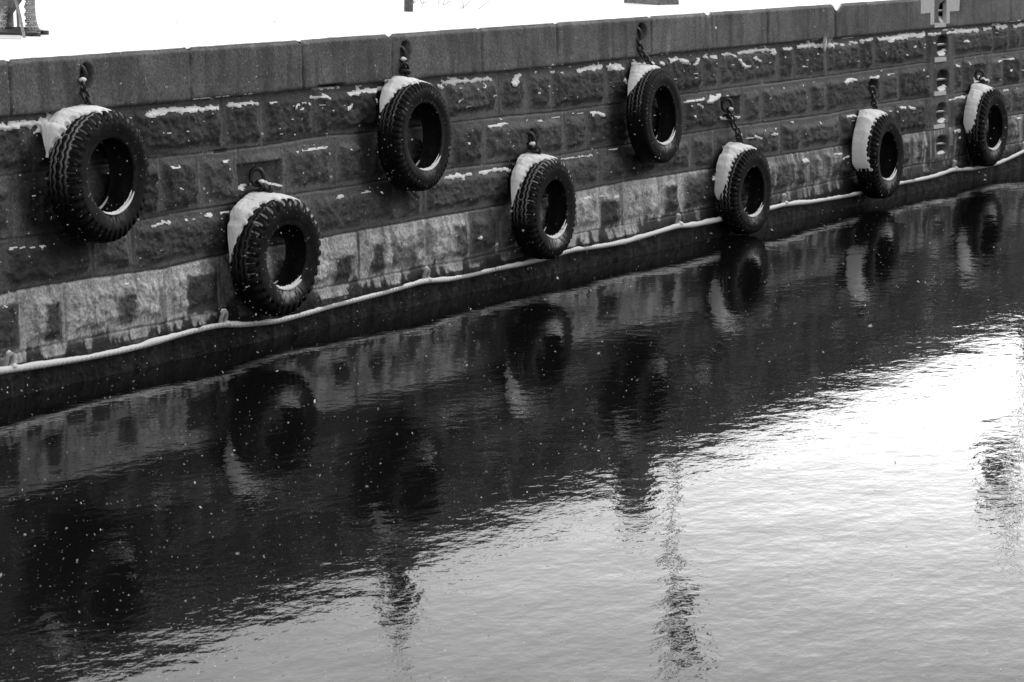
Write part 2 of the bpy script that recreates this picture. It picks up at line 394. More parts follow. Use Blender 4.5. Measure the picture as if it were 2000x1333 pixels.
fl = sstep(pL-.08, pL+.04, XX)*sstep(pR+.08, pR-.04, XX)*(ZZ < bz(0, XX))*(ZZ > bz(4, XX))
H = H*(1-fl*.85)+.030*fl*.85
for a in LAD: oval(*a, .038, 2.3)
# slot under the coping and small voids
rect_recess(610,661,165,172,.06); rect_recess(420,443,293,299,.05)

# chipped notch at one coping joint
ztop = np.full(len(X1), ZTOP)
def chip(px, wpx, dep):
    c = wallpt(px, pyb(-1, px))[0]; ww = abs(wallpt(px+wpx, pyb(-1, px))[0]-c)
    return dep*np.clip(1-np.abs(X1-c)/ww, 0, 1)**.8
for a in [(1628,9,.085),(360,4,.018),(577,5,.02),(752,6,.02),(928,4,.015),(1078,3,.012),(1376,6,.03),(8,4,.02),(1262,3,.02)]: ztop = ztop-chip(*a)
ztop = ztop-.006*fbm(X1*3, X1*0, 300)-.004*fbm(X1*14, X1*0, 301)
Zw = np.where(ZZ > 2.1, 2.1+(ZZ-2.1)*((ztop[:, None]-2.1)/(ZTOP-2.1)), ZZ)
YY = BAT*Zw-H
nx, nz = XX.shape
wall_root = empty('quay_wall', (X1[0], 0, 0))
tagp(wall_root, 'long dark granite block quay wall with smooth coping, rough courses and a pale lime band', 'wall')
Vw = np.stack([XX, YY, Zw], -1).reshape(-1, 3)
kc = int(np.searchsorted(Z1, 1.80))
# split the sheet into rough masonry below and coping above
zsplit = np.array(bz(0, X1)); 
jsp = np.searchsorted(Z1, zsplit)
F = grid_faces(nx, nz)
jj = F[:, 0] % nz; ii = F[:, 0]//nz
iscop = jj >= jsp[ii]
def sub(name, fsel, par):
    f = F[fsel]; u, inv = np.unique(f, return_inverse=True)
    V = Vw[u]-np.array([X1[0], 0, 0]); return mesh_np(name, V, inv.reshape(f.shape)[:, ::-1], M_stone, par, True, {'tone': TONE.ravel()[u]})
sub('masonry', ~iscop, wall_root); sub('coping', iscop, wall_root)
# body of the coping behind its face (top and back)
ct = MB(); ct.box((36-X1[0], .62, 1.1), 88, .9, 2.26); ct.build('wall_core', M_graphite, wall_root, False)

# ------------------------------------------------------------------ snow lying on the ledges
SN = np.zeros_like(XX)
def stroke(pts, t, s=1.0):
    global SN
    if not isinstance(pts, list): pts = [pts]
    P = [wallpt(p[0], p[1]) for p in pts]; c = pts[len(pts)//2]
    mz = abs(wallpt(c[0], c[1]+1)[2]-wallpt(c[0], c[1])[2]); mxx = abs(wallpt(c[0]+1, c[1])[0]-wallpt(c[0], c[1])[0])
    rz = t*.55*mz; rx = t*.55*mxx
    lo = min(p[0] for p in P)-rx*2; hi = max(p[0] for p in P)+rx*2
    i0, i1 = np.searchsorted(X1, [lo, hi]); xs = XX[i0:i1]/rx; zs = ZZ[i0:i1]/rz
    best = np.full(xs.shape, 9.0)
    if len(P) == 1: P = [P[0], P[0]+np.array([1e-3, 0, 0])]
    for a, b in zip(P[:-1], P[1:]):
        ax, az_, bx, bz_ = a[0]/rx, a[2]/rz, b[0]/rx, b[2]/rz
        L = (bx-ax)**2+(bz_-az_)**2+1e-9
        u = np.clip(((xs-ax)*(bx-ax)+(zs-az_)*(bz_-az_))/L, 0, 1)
        d = np.hypot(xs-ax-u*(bx-ax), zs-az_-u*(bz_-az_)); best = np.minimum(best, d)
    nn = fbm(XX[i0:i1]*20, ZZ[i0:i1]*30, 401, 3); n5 = fbm(XX[i0:i1]*60, ZZ[i0:i1]*70, 403, 2)
    v = np.clip(1.12-best+2.1*(nn-.5)+1.1*(n5-.5), 0, 1)
    SN[i0:i1] = np.maximum(SN[i0:i1], v*rz*1.1*s)
S = [
 ([(-60,252),(0,247),(40,243),(60,244),(80,237),(95,231)],12),((75,256),13),([(88,237),(100,228),(112,224)],14),((70,266),6),
 ([(283,226),(300,219),(330,215),(370,213),(400,211),(421,211)],9),((264,230),5),((301,238),3),((403,222),4),((268,226),4),
 ([(445,206),(470,203),(497,202)],7),([(526,201),(533,199)],4),((590,191),5),([(602,191),(608,190)],5),([(615,190),(630,187),(638,192)],6),
 ([(572,210),(580,205),(588,200)],7),([(578,215),(588,211)],4),([(597,202),(603,205)],6),
 ([(677,183),(690,182),(705,179),(720,177),(735,174),(750,172)],7),([(670,215),(680,207)],6),([(726,196),(738,201)],6),((683,196),4),
 ([(853,167),(862,172)],7),([(866,163),(885,160),(910,158),(935,156),(953,154)],8),((912,170),4),((925,173),5),((942,163),4),((890,172),3),([(886,199),(893,193)],3),([(900,210),(908,206)],3),
 ([(1000,163),(1006,152),(1014,148)],9),([(1066,174),(1070,168)],6),((1045,181),4),([(1073,141),(1078,142)],5),((1093,141),5),
 ([(1127,139),(1140,134),(1155,132),(1171,130)],7),([(1190,132),(1205,129),(1208,133)],9),([(1215,157),(1222,164)],7),
 ([(1238,124),(1244,135),(1248,142)],9),([(1250,130),(1265,124)],8),([(1283,121),(1290,126)],5),([(1305,118),(1320,115),(1333,120)],7),([(1350,126),(1356,117)],6),((1341,124),4),
 ((1376,112),8),([(1386,110),(1396,111)],5),([(1412,107),(1425,106),(1432,109)],6),([(1440,104),(1460,101),(1490,98),(1510,98),(1509,104)],6),
 ([(1438,117),(1444,126),(1452,131),(1461,130)],5),([(1470,114),(1481,120)],4),((1500,123),5),([(1527,96),(1543,95)],5),((1529,112),4),
 ([(1557,92),(1570,90),(1590,88),(1600,89)],7),([(1610,90),(1622,90)],8),([(1630,84),(1645,88)],4),([(1658,82),(1670,84)],4),((1632,102),4),((1592,106),4),
 ([(1680,80),(1701,77)],6),([(1712,78),(1722,77),(1740,74),(1770,70),(1802,68)],8),([(1812,67),(1829,66)],5),([(1846,65),(1858,63)],5),
 ([(1863,62),(1885,60),(1905,58)],7),([(1920,57),(1932,55)],5),([(1945,52),(1960,52)],7),([(1978,52),(2000,49),(2060,46)],5),
 ([(330,327),(348,325)],4),([(432,316),(440,312),(455,311)],3),((577,297),5),([(588,294),(600,292),(615,290),(634,288)],4),((665,286),2),
 ([(952,247),(965,246),(975,244),(990,241)],5),((1028,235),5),([(1050,235),(1057,238)],4),([(1078,230),(1092,229)],3),([(1118,222),(1138,221)],3),([(1155,222),(1165,220),(1172,225)],6),
 ([(1335,200),(1350,197),(1372,193)],4),([(1380,198),(1390,192),(1402,188)],8),([(1358,203),(1366,209)],4),((1530,172),4),((1567,168),3),
 ([(1647,161),(1655,157),(1668,156)],6),([(1696,152),(1711,150)],5),([(1733,146),(1745,144)],3),((1802,137),4),((1808,150),4),([(1864,127),(1869,130)],4),((1890,125),5),((1875,131),3),
 ([(1945,120),(1960,116),(1975,115)],3),((1969,138),5),([(15,488),(20,484),(45,483),(60,484),(82,479)],4),((279,443),4),([(298,441),(308,438),(318,435),(328,435)],6),((362,430),5),
 ([(400,422),(410,421)],7),([(425,417),(445,414),(460,412)],5),([(657,386),(668,384)],6),([(708,377),(722,374)],4),([(872,347),(885,345),(892,342),(900,347)],7),([(908,342),(918,341)],5),
 ([(935,338),(960,333),(985,330),(994,334)],6),([(1095,311),(1110,309),(1140,305),(1155,303)],4),((1150,304),6),([(1190,293),(1205,291)],4),((1446,264),5),([(1458,271),(1468,266),(1480,270)],4),
 ([(1500,263),(1512,263)],4),((1547,239),5),([(1653,227),(1665,225)],4),([(1756,210),(1764,210)],4),([(1773,209),(1780,212)],4),([(1850,196),(1865,192),(1882,189),(1895,186)],4),([(1960,177),(1968,176)],3),((1985,173),3),
 ((8,600),6),([(240,556),(260,548),(282,544)],3),((930,464),6),([(1140,387),(1150,386)],4),([(1172,383),(1180,384)],4),([(1190,388),(1200,382)],4),([(1388,350),(1396,342)],5),([(1565,315),(1573,312)],6),
 ([(1860,257),(1873,255)],5),([(1985,233),(1993,231)],4),((1570,288),3),([(1500,264),(1512,262)],4),((1548,263),3),
 ([(362,194),(400,190),(440,187),(480,183)],2.5),([(610,175),(660,171)],4),([(742,157),(757,153),(766,156)],4),([(680,170),(730,166)],1.8),([(872,153),(890,152)],2.5),([(1064,127),(1088,125)],2.5),([(1280,107),(1350,100)],2),
 ([(1575,80),(1600,77)],2.5),([(1640,76),(1670,72)],2),([(1836,60),(1856,57)],2.5),([(1938,47),(1985,40)],2.5),((1387,53),5),((1076,77),3),((110,340),3),([(102,322),(110,315)],3),
 ([(473,368),(482,363),(498,360)],7,1.5),([(514,357),(525,357),(538,362)],6,1.5),([(1408,231),(1423,231)],7,1.5),([(1432,225),(1440,231)],3),([(1899,159),(1912,154),(1922,155),(1929,160)],5,1.5),([(150,168),(153,172)],5),
 ([(1627,302),(1640,300)],3),([(1640,310),(1652,305)],3),((1650,318),4),((1634,316),3)]
for s in S: stroke(*s)
rs = np.random.default_rng(12)
for _ in range(230):      # stray crumbs of snow caught on the rock faces
    px = rs.uniform(-40, 2030); k = int(rs.choice([1, 1, 1, 2, 2, 3]))
    t0 = pyb(k-1, px); t1 = pyb(k, px); py = t0+(t1-t0)*rs.beta(1.2, 2.6)
    if k > 0: stroke([(px, py), (px+rs.uniform(0, 5), py-rs.uniform(-2, 2))], rs.uniform(1.4, 3.4), 1.2)
for (cx, cy, rx, ry), t in zip(LAD, (13, 10.5, 9, 7, 5.5)):
    p = wallpt(cx, cy); ax = abs(wallpt(cx+rx, cy)[0]-p[0]); az_ = abs(wallpt(cx, cy-ry)[2]-p[2])
    q = (np.abs((XX-p[0])/ax)**2.3+np.abs((ZZ-p[2])/az_)**2.3)**(1/2.3)
    lev = p[2]-az_*(1-t/ry*1.0)+.15*(XX-p[0])*(cy > 60)
    f = np.clip((lev-ZZ)/(az_*.45), 0, 1)
    SN = np.where((q < .97) & (ZZ < lev), np.maximum(SN, (.006+.040*f)*sstep(.97, .86, q)+.004), SN)
sm = SN.copy()
for _ in range(2):
    sm[1:-1, 1:-1] = (sm[1:-1, 1:-1]*4+sm[:-2, 1:-1]+sm[2:, 1:-1]+sm[1:-1, :-2]+sm[1:-1, 2:])/8
on = SN > .0006
fs = F[(on.ravel()[F].sum(1) >= 3)]
u, inv = np.unique(fs, return_inverse=True)
hs = (H+sm*1.0+.002).ravel()[u]; zz = Zw.ravel()[u]
Vs = np.stack([XX.ravel()[u], BAT*zz-hs, zz], -1)
tagp(mesh_np('ledge_snow', Vs, inv.reshape(fs.shape)[:, ::-1], M_snowl), 'crusts and crumbs of snow lying on the rough ledges of the quay wall', 'snow', kind='stuff')

# ------------------------------------------------------------------ painted marks on the wall (children of the wall)
def mark(poly, off):
    P = [wallpt(a, b, off) for a, b in poly]
    V = [p-np.array([X1[0], 0, 0]) for p in P]+[p-NW*.05-np.array([X1[0], 0, 0]) for p in P]; n = len(P)
    m = MB(); m.add(V, [tuple(range(n))[::-1], tuple(range(n, 2*n))]+[(i, (i+1) % n, n+(i+1) % n, n+i) for i in range(n)])
    m.build('painted_mark', M_paint, wall_root, False)
mark([(1799,-4),(1817.5,-5),(1817.5,25.5),(1798.5,27.5)], .064)
mark([(1817.5,-5),(1825,-5.5),(1824.5,48),(1817.5,49)], .0645)
mark([(1849,-8),(1855.5,-8),(1855,46),(1848.5,46.5)], .064)
mark([(1855.5,-8),(1874.8,-9),(1873.5,21.5),(1855.5,23)], .0645)
mark([(1825.5,45.5),(1847.6,44.8),(1847.4,53),(1825.3,54.3)], .064)
mark([(1826,113.5),(1848.6,111.8),(1848.4,119.5),(1826,122.3)], .041)
mark([(1825.3,180),(1848,178),(1848,185.3),(1825.3,188.3)], .041)
mark([(1824.3,245.5),(1845.4,242.3),(1845.6,249.6),(1824.4,252.6)], .041)

# recessed ladder -------------------------------------------------
lad = empty('recessed_ladder', wallpt(1836, 150)); tagp(lad, 'iron climbing rungs set across five snowy oval recesses between white painted marks', 'ladder')
lo = wallpt(1836, 150)
for (cx, cy, rx, ry) in LAD:
    m = MB(); m.tube([wallpt(cx-rx*1.05, cy-1.5, .012)-lo, wallpt(cx+rx*1.0, cy-2.6, .012)-lo], .013, 10)
    r_ = m.build('rung', M_rung, lad)
    m = MB(); m.tube([wallpt(cx-rx*.5, cy-1.7, .012)-lo+np.array([0, 0, .010]), wallpt(cx+rx*.6, cy-2.4, .012)-lo+np.array([0, 0, .010])], .007, 8); m.build('rung_snow', M_snow, r_)

# ------------------------------------------------------------------ tyres
def prof(T):
    o = [(-.86,.556),(-.90,.562),(-.925,.585),(-.94,.61),(-.965,.66),(-.99,.72),(-1.0,.78),(-.995,.83),(-.975,.875),(-.955,.905)]
    tread = [(-.94,.93),(-.915,.955),(-.88,.972)]+[(-x, .985+.015*(1-((x-.5)/.36)**2)) for x in np.linspace(.85, .15, 30)]+[(-.12,.972),(-.085,.955),(-.06,.93)]
    b_ = [(-1-a, r) for a, r in o[::-1]]
    inn = [(-.13,.575),(-.10,.64),(-.07,.74),(-.09,.84),(-.16,.90),(-.3,.935),(-.5,.945),(-.7,.935),(-.84,.90),(-.91,.84),(-.93,.74),(-.90,.64),(-.87,.575)]
    P = o+tread+b_+inn
    return np.array(P), len(o), len(o)+len(tread)
def make_tyre(p):
    R, T, nl = p['R'], p['T'], p['lugs']
    P, a0, a1 = prof(T); n = nl*10; m = len(P)
    th = np.arange(n)/n*2*math.pi
    TH, K = np.meshgrid(th, np.arange(m), indexing='ij')
    y = P[K, 0]; r = P[K, 1]*1.0; bead = p.get('bead', .556)
    r = np.where(r < .80, .80-(.80-r)*(.80-bead)/(.80-.556), r); innr = K >= (a1+10)
    wv = y+.5; tread = (K >= a0) & (K < a1)
    ph = (TH*nl/(2*math.pi)+(.5 if True else 0)*(wv > 0)) % 1.0
    gap = p.get('gap_l', .40)
    tri = np.abs(((TH*nl/(2*math.pi)) % 1.0)-.5)*2
    sh = np.abs(wv) > .27+.03*(tri-.5)
    lug = sstep(0, .10, ph)*sstep(1.0-gap+.10, 1.0-gap, ph)
    dep = p.get('dep', .05)
    li = np.floor(TH*nl/(2*math.pi)+.5*(wv > 0)); wear = .45+.75*hash2(li, np.where(wv > 0, 1.0, 2.0), p['seed'])
    sw = .55+.9*fbm(TH*1.3, wv*0, 580+p['seed'], 2)
    d = np.where(sh, (1-lug)*dep*wear*sw*sstep(.27, .33, np.abs(wv)), 0)+np.where(sh, lug*dep*.22*hash2(li, li*0+5, p['seed']+3), 0)
    g1 = np.minimum(np.abs(np.abs(wv)-.10-.025*(tri-.5)*2), np.abs(np.abs(wv)-.25-.02*(tri-.5)*2))
    rib = np.exp(-(g1/.018)**2); d = d+np.where(~sh, rib*dep*.65, 0)
    shoul = (r > .885) & (~tread) & (np.arange(m)[None, :] < a1+12)
    near_t = tread | ((K < a0) & (r > .86)) | ((K >= a1) & (K < a1+10) & (r > .86))
    r = r-np.where(near_t, d*(1 if p.get('dep', .05) > .01 else .3), 0)
    wy = np.where((K < a0) & (r > .84), (1-lug)*.02, 0)
    y = y+wy
    # sidewall rings
    front = (K < a0)
    y = y-np.where(front, .012*np.exp(-((r-.615)/.008)**2), 0)
    oor = 1+.010*np.cos(2*TH+p['seed'])+.006*np.cos(3*TH+2.0*p['seed'])
    rr = r*R*oor; yy = y*T*(1+.03*np.cos(TH*2+p['seed']*1.7))
    V = np.stack([-rr*np.sin(TH), yy, rr*np.cos(TH)], -1).reshape(-1, 3)
    # snow caught in the tread and powdered on the lower sidewall
    deg = np.degrees(TH); deg = np.where(deg > 180, deg-360, deg)
    edge = np.clip(lug*(1-lug)*4, 0, 1)*np.where(sh, 1, 0)
    zone = sstep(p['c'][0]-30, p['c'][0]+10, deg)*sstep(p['c'][1]+p.get('tail', 22), p['c'][1]-6, deg)
    fb = fbm(TH*9+p['seed'], wv*9, 500)
    sn = np.where(tread, np.maximum(edge*.85*sstep(.3, .6, fb), rib*(~sh)*p.get('zig', .3)), 0)*zone
    d180 = 180-np.abs(deg)
    pw = p.get('powder', 0)*sstep(48, 8, d180+np.where(deg > 0, 12, 0))*sstep(.80, .58, P[K, 1])*sstep(.35, .6, fbm(TH*16, P[K, 1]*22, 510+p['seed']))
    sn = np.maximum(sn, np.where(front, pw, 0))
    sn = np.maximum(sn, np.where(tread | front, sstep(.86, .90, fbm(TH*26, y*12+P[K, 1]*30, 520+p['seed'], 2))*.6, 0))
    tone = .004+.0035*fbm(TH*4, y*3, 530)+np.where(front, .004*np.exp(-((P[K, 1]-.74)/.1)**2), 0)
    tone = tone+np.where(innr, .018*(.6+.8*fbm(TH*5, y*5, 533)), 0)
    tone = tone*(.6+.8*fbm(TH*2.2, y*4, 534+p['seed'], 4))+np.where(front, .006*sstep(.5, .7, fbm(TH*7, P[K, 1]*14, 535+p['seed'], 4)), 0)
    tone = tone+np.where(front, .012*np.exp(-((P[K, 1]-.58)/.015)**2)+p.get('ringline', .02)*(np.exp(-((P[K, 1]-.615)/.012)**2)*.6+np.exp(-((P[K, 1]-.865)/.012)**2)), 0)
    root = empty('truck_tyre', (0, 0, 0))
    mesh_np('tyre_casing', V, grid_faces(n, m, True, True), M_tyre, root, True, {'tone': tone, 'snow': np.clip(sn, 0, 1)})
    # snow cap on the tread
    c0, c1, tm, wf = p['c']
    nt_, nw_ = 170, 40
    tt = np.radians(np.linspace(c0-4, c1+3, nt_)); ww = np.linspace(0, 1, nw_)
    A, W = np.meshgrid(tt, ww, indexing='ij'); AD = np.degrees(A)
    left = sstep(c1+2, c1-p.get('taper', 28), AD); right = sstep(c0-2, c0+34, AD)
    env = left*right
    tm = tm*.80; hump = (.34+.66*np.exp(-((AD-p.get('peak', 38))/34.0)**2))*(1-.62*sstep(48, 90, AD))*(.75+.5*fbm(AD*.11+p['seed'], AD*0, 577, 3))
    lugm = sstep(.0, .15, (A*nl/(2*math.pi)) % 1.0)*sstep(.75, .6, (A*nl/(2*math.pi)) % 1.0)
    wtop = .90-(.90-wf)*sstep(2, 34, AD)                       # reaches the face over the crown, leaves the shoulder lugs bare lower down
    wfm = wtop*(.72+.28*right)-(p.get('pinch', .25))*(1-left)+.10*(fbm(AD*.09, AD*0, 540+p['seed'])-.5)
    back = p.get('bpinch', .12)*(1-left)+p.get('back', .17)*sstep(8, 40, AD)
    s_ = back+(wfm-back)*W-.055*lugm*sstep(.80, .97, W)*(.5+fbm(AD*.4, AD*0, 578))
    prof_w = (1-W**4)*(.72+.28*np.cos((W-.25)*2.2))
    thick = tm*env*hump*prof_w*(.75+.5*fbm(AD*.06+3, W*2.2, 550+p['seed']))+.0025*(fbm(AD*.3, W*9, 556)-.5)-.010*(1-sstep(0, .2, env*prof_w))
    rad = R*(.988)+thick; yy = p['gap']*.95-s_*(T*.97+p['gap'])
    Vc = np.stack([-rad*np.sin(A), yy, rad*np.cos(A)], -1).reshape(-1, 3)
    Vb = np.stack([-(R*.93)*np.sin(A), yy, (R*.93)*np.cos(A)], -1).reshape(-1, 3)
    Fc = grid_faces(nt_, nw_); nb = nt_*nw_
    side = []
    for i in range(nt_-1):
        side.append((i*nw_, i*nw_+nb, (i+1)*nw_+nb, (i+1)*nw_)); k = nw_-1; side.append((i*nw_+k, (i+1)*nw_+k, (i+1)*nw_+k+nb, i*nw_+k+nb))
    mesh_np('snow_cap', np.concatenate([Vc, Vb]), np.concatenate([Fc, Fc[:, ::-1]+nb, np.array(side)]), M_snow, root)
    # snow lying inside the bottom of the rim opening
    b0, b1, bt = p.get('lip', (158, 236, .03))
    for (ya, yb, r0, sc_, sh_) in ((-.985, -.915, .572, .75, -4), (-.90, -.855, .562, .6, 5), (-.20, -.11, .566, .4, -14)):
        if sc_ == 0: continue
        nn = 70; kk = 9
        a = np.radians(np.linspace(b0-sh_, b1+sh_, nn)); e = np.sin(np.linspace(0, math.pi, nn))**.6
        AA, KK = np.meshgrid(a, np.linspace(0, math.pi, kk), indexing='ij'); E = np.repeat(e[:, None], kk, 1)
        th_ = bt*sc_*E*(.8+.4*fbm(np.degrees(AA)*.15, KK, 560+p['seed']))
        r2 = R*(.80-(.80-r0)*(.80-p.get('bead', .556))/(.80-.556))+.004-np.sin(KK)*th_*(.5+fbm(np.degrees(AA)*.5, KK*0, 566+p['seed'])); y2 = (ya+(yb-ya)*(.5-.5*np.cos(KK)*(.25+.75*E)))*T
        Vl = np.stack([-r2*np.sin(AA), y2, r2*np.cos(AA)], -1).reshape(-1, 3)
        # underside closes the crescent
        mesh_np('rim_snow', Vl, grid_faces(nn, kk, False, True), M_snow, root)
    return root
TY = [
 dict(x=14.744, z=1.439, R=.460, T=.262, gap=.05, lugs=42, dep=.080, back=.05, gap_l=.48, c=(-34, 66, .105, .50), peak=48, taper=22, zig=.95, tail=45, powder=.15, lip=(152,246,.028), label='nearest truck tyre, snow lines in its tread, under the leftmost coping ring', tilt=0),
 dict(x=16.826, z=.670, R=.457, T=.252, gap=.05, lugs=34, dep=.085, bead=.53, gap_l=.45, c=(-58, 94, .095, .64), peak=52, taper=45, pinch=.35, zig=.2, powder=1.0, lip=(148,226,.045), label='nearest truck tyre, snow lines in its tread, under the leftmost coping ring'),
 dict(x=18.841, z=1.428, R=.452, T=.232, gap=.05, lugs=52, dep=.035, ringline=.05, bead=.60, c=(-52, 64, .075, .62), peak=20, taper=30, pinch=.3, zig=.3, powder=.2, lip=(150,236,.03), label='knobbly tyre low over the pale band at left, heavy snow cap'),
 dict(x=20.936, z=.649, R=.459, T=.242, gap=.05, lugs=46, dep=.07, gap_l=.45, c=(-44, 86, .09, .58), peak=40, taper=40, pinch=.3, zig=.7, powder=1.0, lip=(145,240,.045), label='round tyre high on the wall, left of the centre, under the second coping ring'),
 dict(x=25.080, z=.451, R=.447, T=.225, gap=.05, lugs=50, dep=.065, ringline=.05, c=(-40, 98, .10, .74), peak=30, taper=12, pinch=.05, zig=.4, powder=.45, lip=(152,238,.035), label='tyre low in the middle of the wall, snow powder below its opening'),
 dict(x=23.108, z=1.334, R=.458, T=.222, gap=.05, lugs=60, dep=.006, bead=.60, ringline=.04, c=(-30, 70, .07, .70), peak=22, taper=40, pinch=.3, zig=.3, powder=.6, lip=(146,240,.04), label='tyre just above the water on a long chain, between middle and right'),
 dict(x=28.536, z=.548, R=.480, T=.262, gap=.05, lugs=44, dep=.07, c=(-34, 104, .10, .82), peak=30, taper=10, pinch=-.1, zig=.2, powder=.6, lip=(150,236,.04), label='worn bald tyre high on the wall under the third coping ring'),
 dict(x=31.984, z=.645, R=.484, T=.225, gap=.05, lugs=44, dep=.07, c=(-34, 92, .10, .76), peak=30, taper=14, pinch=.1, zig=.3, powder=.6, lip=(150,236,.045), label='tyre with the broadest snow band, just left of the painted ladder')]
RINGS = [(152,146),(502,346),(779,107),(1032,273),(1420,206),(1241,68),(1701,180),(1913,148)]
tilt = math.atan(BAT)
chain_labels = ['short dark chain from the first coping ring at left down to the largest tyre','knotted chain with snow from the square recess above the low left tyre','tangled rusty chain from the middle coping ring to the smooth-faced tyre','short snowy chain holding the low middle tyre from an oval recess','long double chain from the square recess down to the tyre just above the water','chain of clear links from the third coping ring to the bald tyre','thin chain from a small oval recess to the tyre left of the ladder','short chain knot at the snowy recess above the farthest tyre']
rngc = np.random.default_rng(5)
for i, t in enumerate(TY):
    t['seed'] = i*7+1
    root = make_tyre(t)
    base = np.array([t['x'], BAT*t['z'], t['z']])+NW*t['gap']
    root.location = tuple(base); root.rotation_euler = (-tilt+math.radians([0, 2.5, -1, 1, 2, -1.5, 0, 1.5][i]), math.radians([3, -4, 6, 0, -5, 2, 4, -3][i])*0, math.radians([1.5, -2.5, 1, 2, -2, 2.5, 0, -1.5][i]))
    tagp(root, t['label'], 'tyre', 'tyres hung along the quay wall as fenders')
    # ring and chain
    rp = wallpt(*RINGS[i], .035); top = base+NW*(t['T']*.45)+UW*(t['R']*.99)
    ch = empty('mooring_chain', rp); tagp(ch, chain_labels[i], 'chain', 'chains holding the tyres')
    m = MB(); rr = .062
    yawd = .9
    e1 = np.array([math.cos(yawd), -math.sin(yawd), 0])
    m.tube([rr*(math.cos(a)*e1*.8+math.sin(a)*UW) for a in np.linspace(0, 2*math.pi, 28, endpoint=False)], .017, 10, True); m.build('ring', M_iron, ch)
    st = rp-UW*rr*.85+NW*.02; dv = top-st; L = np.linalg.norm(dv); dv /= L
    ll = .085; nlk = max(2, int(round(L/(ll*.78))))
    sag = np.array([0, 0, -.02])
    for k in range(nlk+1):
        c = st+dv*L*(k+.2)/(nlk+.4)+sag*math.sin(math.pi*k/max(1, nlk))+rngc.normal(0, .006, 3)
        s1 = np.cross(dv, np.array([1, 0, 0.2])); s1 /= np.linalg.norm(s1); s2 = np.cross(dv, s1)
        an = (k % 2)*math.pi/2+rngc.uniform(-.4, .4)+.5; sd_ = math.cos(an)*s1+math.sin(an)*s2
        m = MB(); pts = []
        for a in np.linspace(0, 2*math.pi, 18, endpoint=False):
            pts.append(c-rp+dv*(math.cos(a)*ll*.32+np.sign(math.cos(a))*ll*.18)+sd_*math.sin(a)*.027)
        m.tube(pts, .0115, 8, True); m.build('link', M_iron, ch)
    if i in (0, 1, 2, 3, 4, 7):
        m = MB(); m.blob(st-rp+np.array([0, -.02, .02]), .035, .025, .018, rngc); m.build('chain_snow', M_snow, ch)
    if i in (1, 2, 3, 4, 7):      # shackle knot where the chain is doubled back
        m = MB(); c = st-rp+dv*.07
        for q in range(3):
            o1 = rngc.normal(0, 1, 3); o1 /= np.linalg.norm(o1); o2 = np.cross(o1, rngc.normal(0, 1, 3)); o2 /= np.linalg.norm(o2); cc_ = c+rngc.normal(0, .022, 3)
            m.tube([cc_+o1*.042*math.cos(a)+o2*.026*math.sin(a) for a in np.linspace(0, 2*math.pi, 16, endpoint=False)], .0115, 8, True)
        m.build('shackle', M_iron, ch)

# ------------------------------------------------------------------ rope along the waterline
RP = [(-160,758),(-60,738),(0,727),(22,724),(80,715),(160,702),(240,686),(300,671),(350,655),(400,642),(434,635),(470,636),(540,629),(600,613),(650,598),(700,586),(760,570),(800,558),(829,550),(870,548),(920,538),(970,526),(1010,519),(1060,507),(1115,490),(1180,481),(1220,474),(1280,456),(1324,443),(1350,442),(1395,433),(1450,420),(1502,409),(1530,401),(1580,396),(1640,386),(1670,380),(1720,367),(1766,357),(1800,351),(1830,344),(1860,333),(1900,331),(1950,320),(1985,304),(2000,296),(2050,289),(2120,276)]
P = np.array([wallpt(a, b, .045) for a, b in RP])
seg = np.r_[0, np.cumsum(np.linalg.norm(np.diff(P, axis=0), axis=1))]
ns = int(seg[-1]/.012); ss = np.linspace(0, seg[-1], ns)
RPp = np.stack([np.interp(ss, seg, P[:, i]) for i in range(3)], 1)
ker = np.hanning(31); ker /= ker.sum()
for i in (1, 2): RPp[15:-15, i] = np.convolve(RPp[:, i], ker, 'valid')
rope = empty('mooring_rope', RPp[0]); tagp(rope, 'long thick snow-crusted rope sagging along the foot of the quay wall just above the water', 'rope')
O = RPp[0]
nk = 12; rad = .0175
tg = np.gradient(RPp, axis=0); tg /= np.linalg.norm(tg, axis=1)[:, None]
sx = np.cross(np.array([0, 0, 1.]), tg); sx /= np.linalg.norm(sx, axis=1)[:, None]; sy = np.cross(tg, sx)
A = np.arange(nk)/nk*2*math.pi
rr = rad*(1+.16*np.cos(3*(A[None, :]+ss[:, None]*42)))
V = RPp[:, None]+rr[..., None]*(np.cos(A)[None, :, None]*sx[:, None]+np.sin(A)[None, :, None]*sy[:, None])-O
mesh_np('rope_strands', V.reshape(-1, 3), grid_faces(ns, nk, False, True), M_rope, rope)
hh = np.clip(.007+.030*(fbm(ss*1.6, ss*0, 600)-.42)+.020*(fbm(ss*9, ss*0, 601, 3)-.5), -.004, .034)
A2 = np.linspace(math.radians(-25), math.radians(205), 9)
rad2 = rad*1.02+hh[:, None]*np.clip(np.sin(A2)[None, :], 0, 1)**.8
V = RPp[:, None]+rad2[..., None]*(np.cos(A2)[None, :, None]*sx[:, None]*.85+np.sin(A2)[None, :, None]*np.array([0, 0, 1.]))-O
mesh_np('rope_snow', V.reshape(-1, 3), grid_faces(ns, 9, False, True), M_snow, rope)
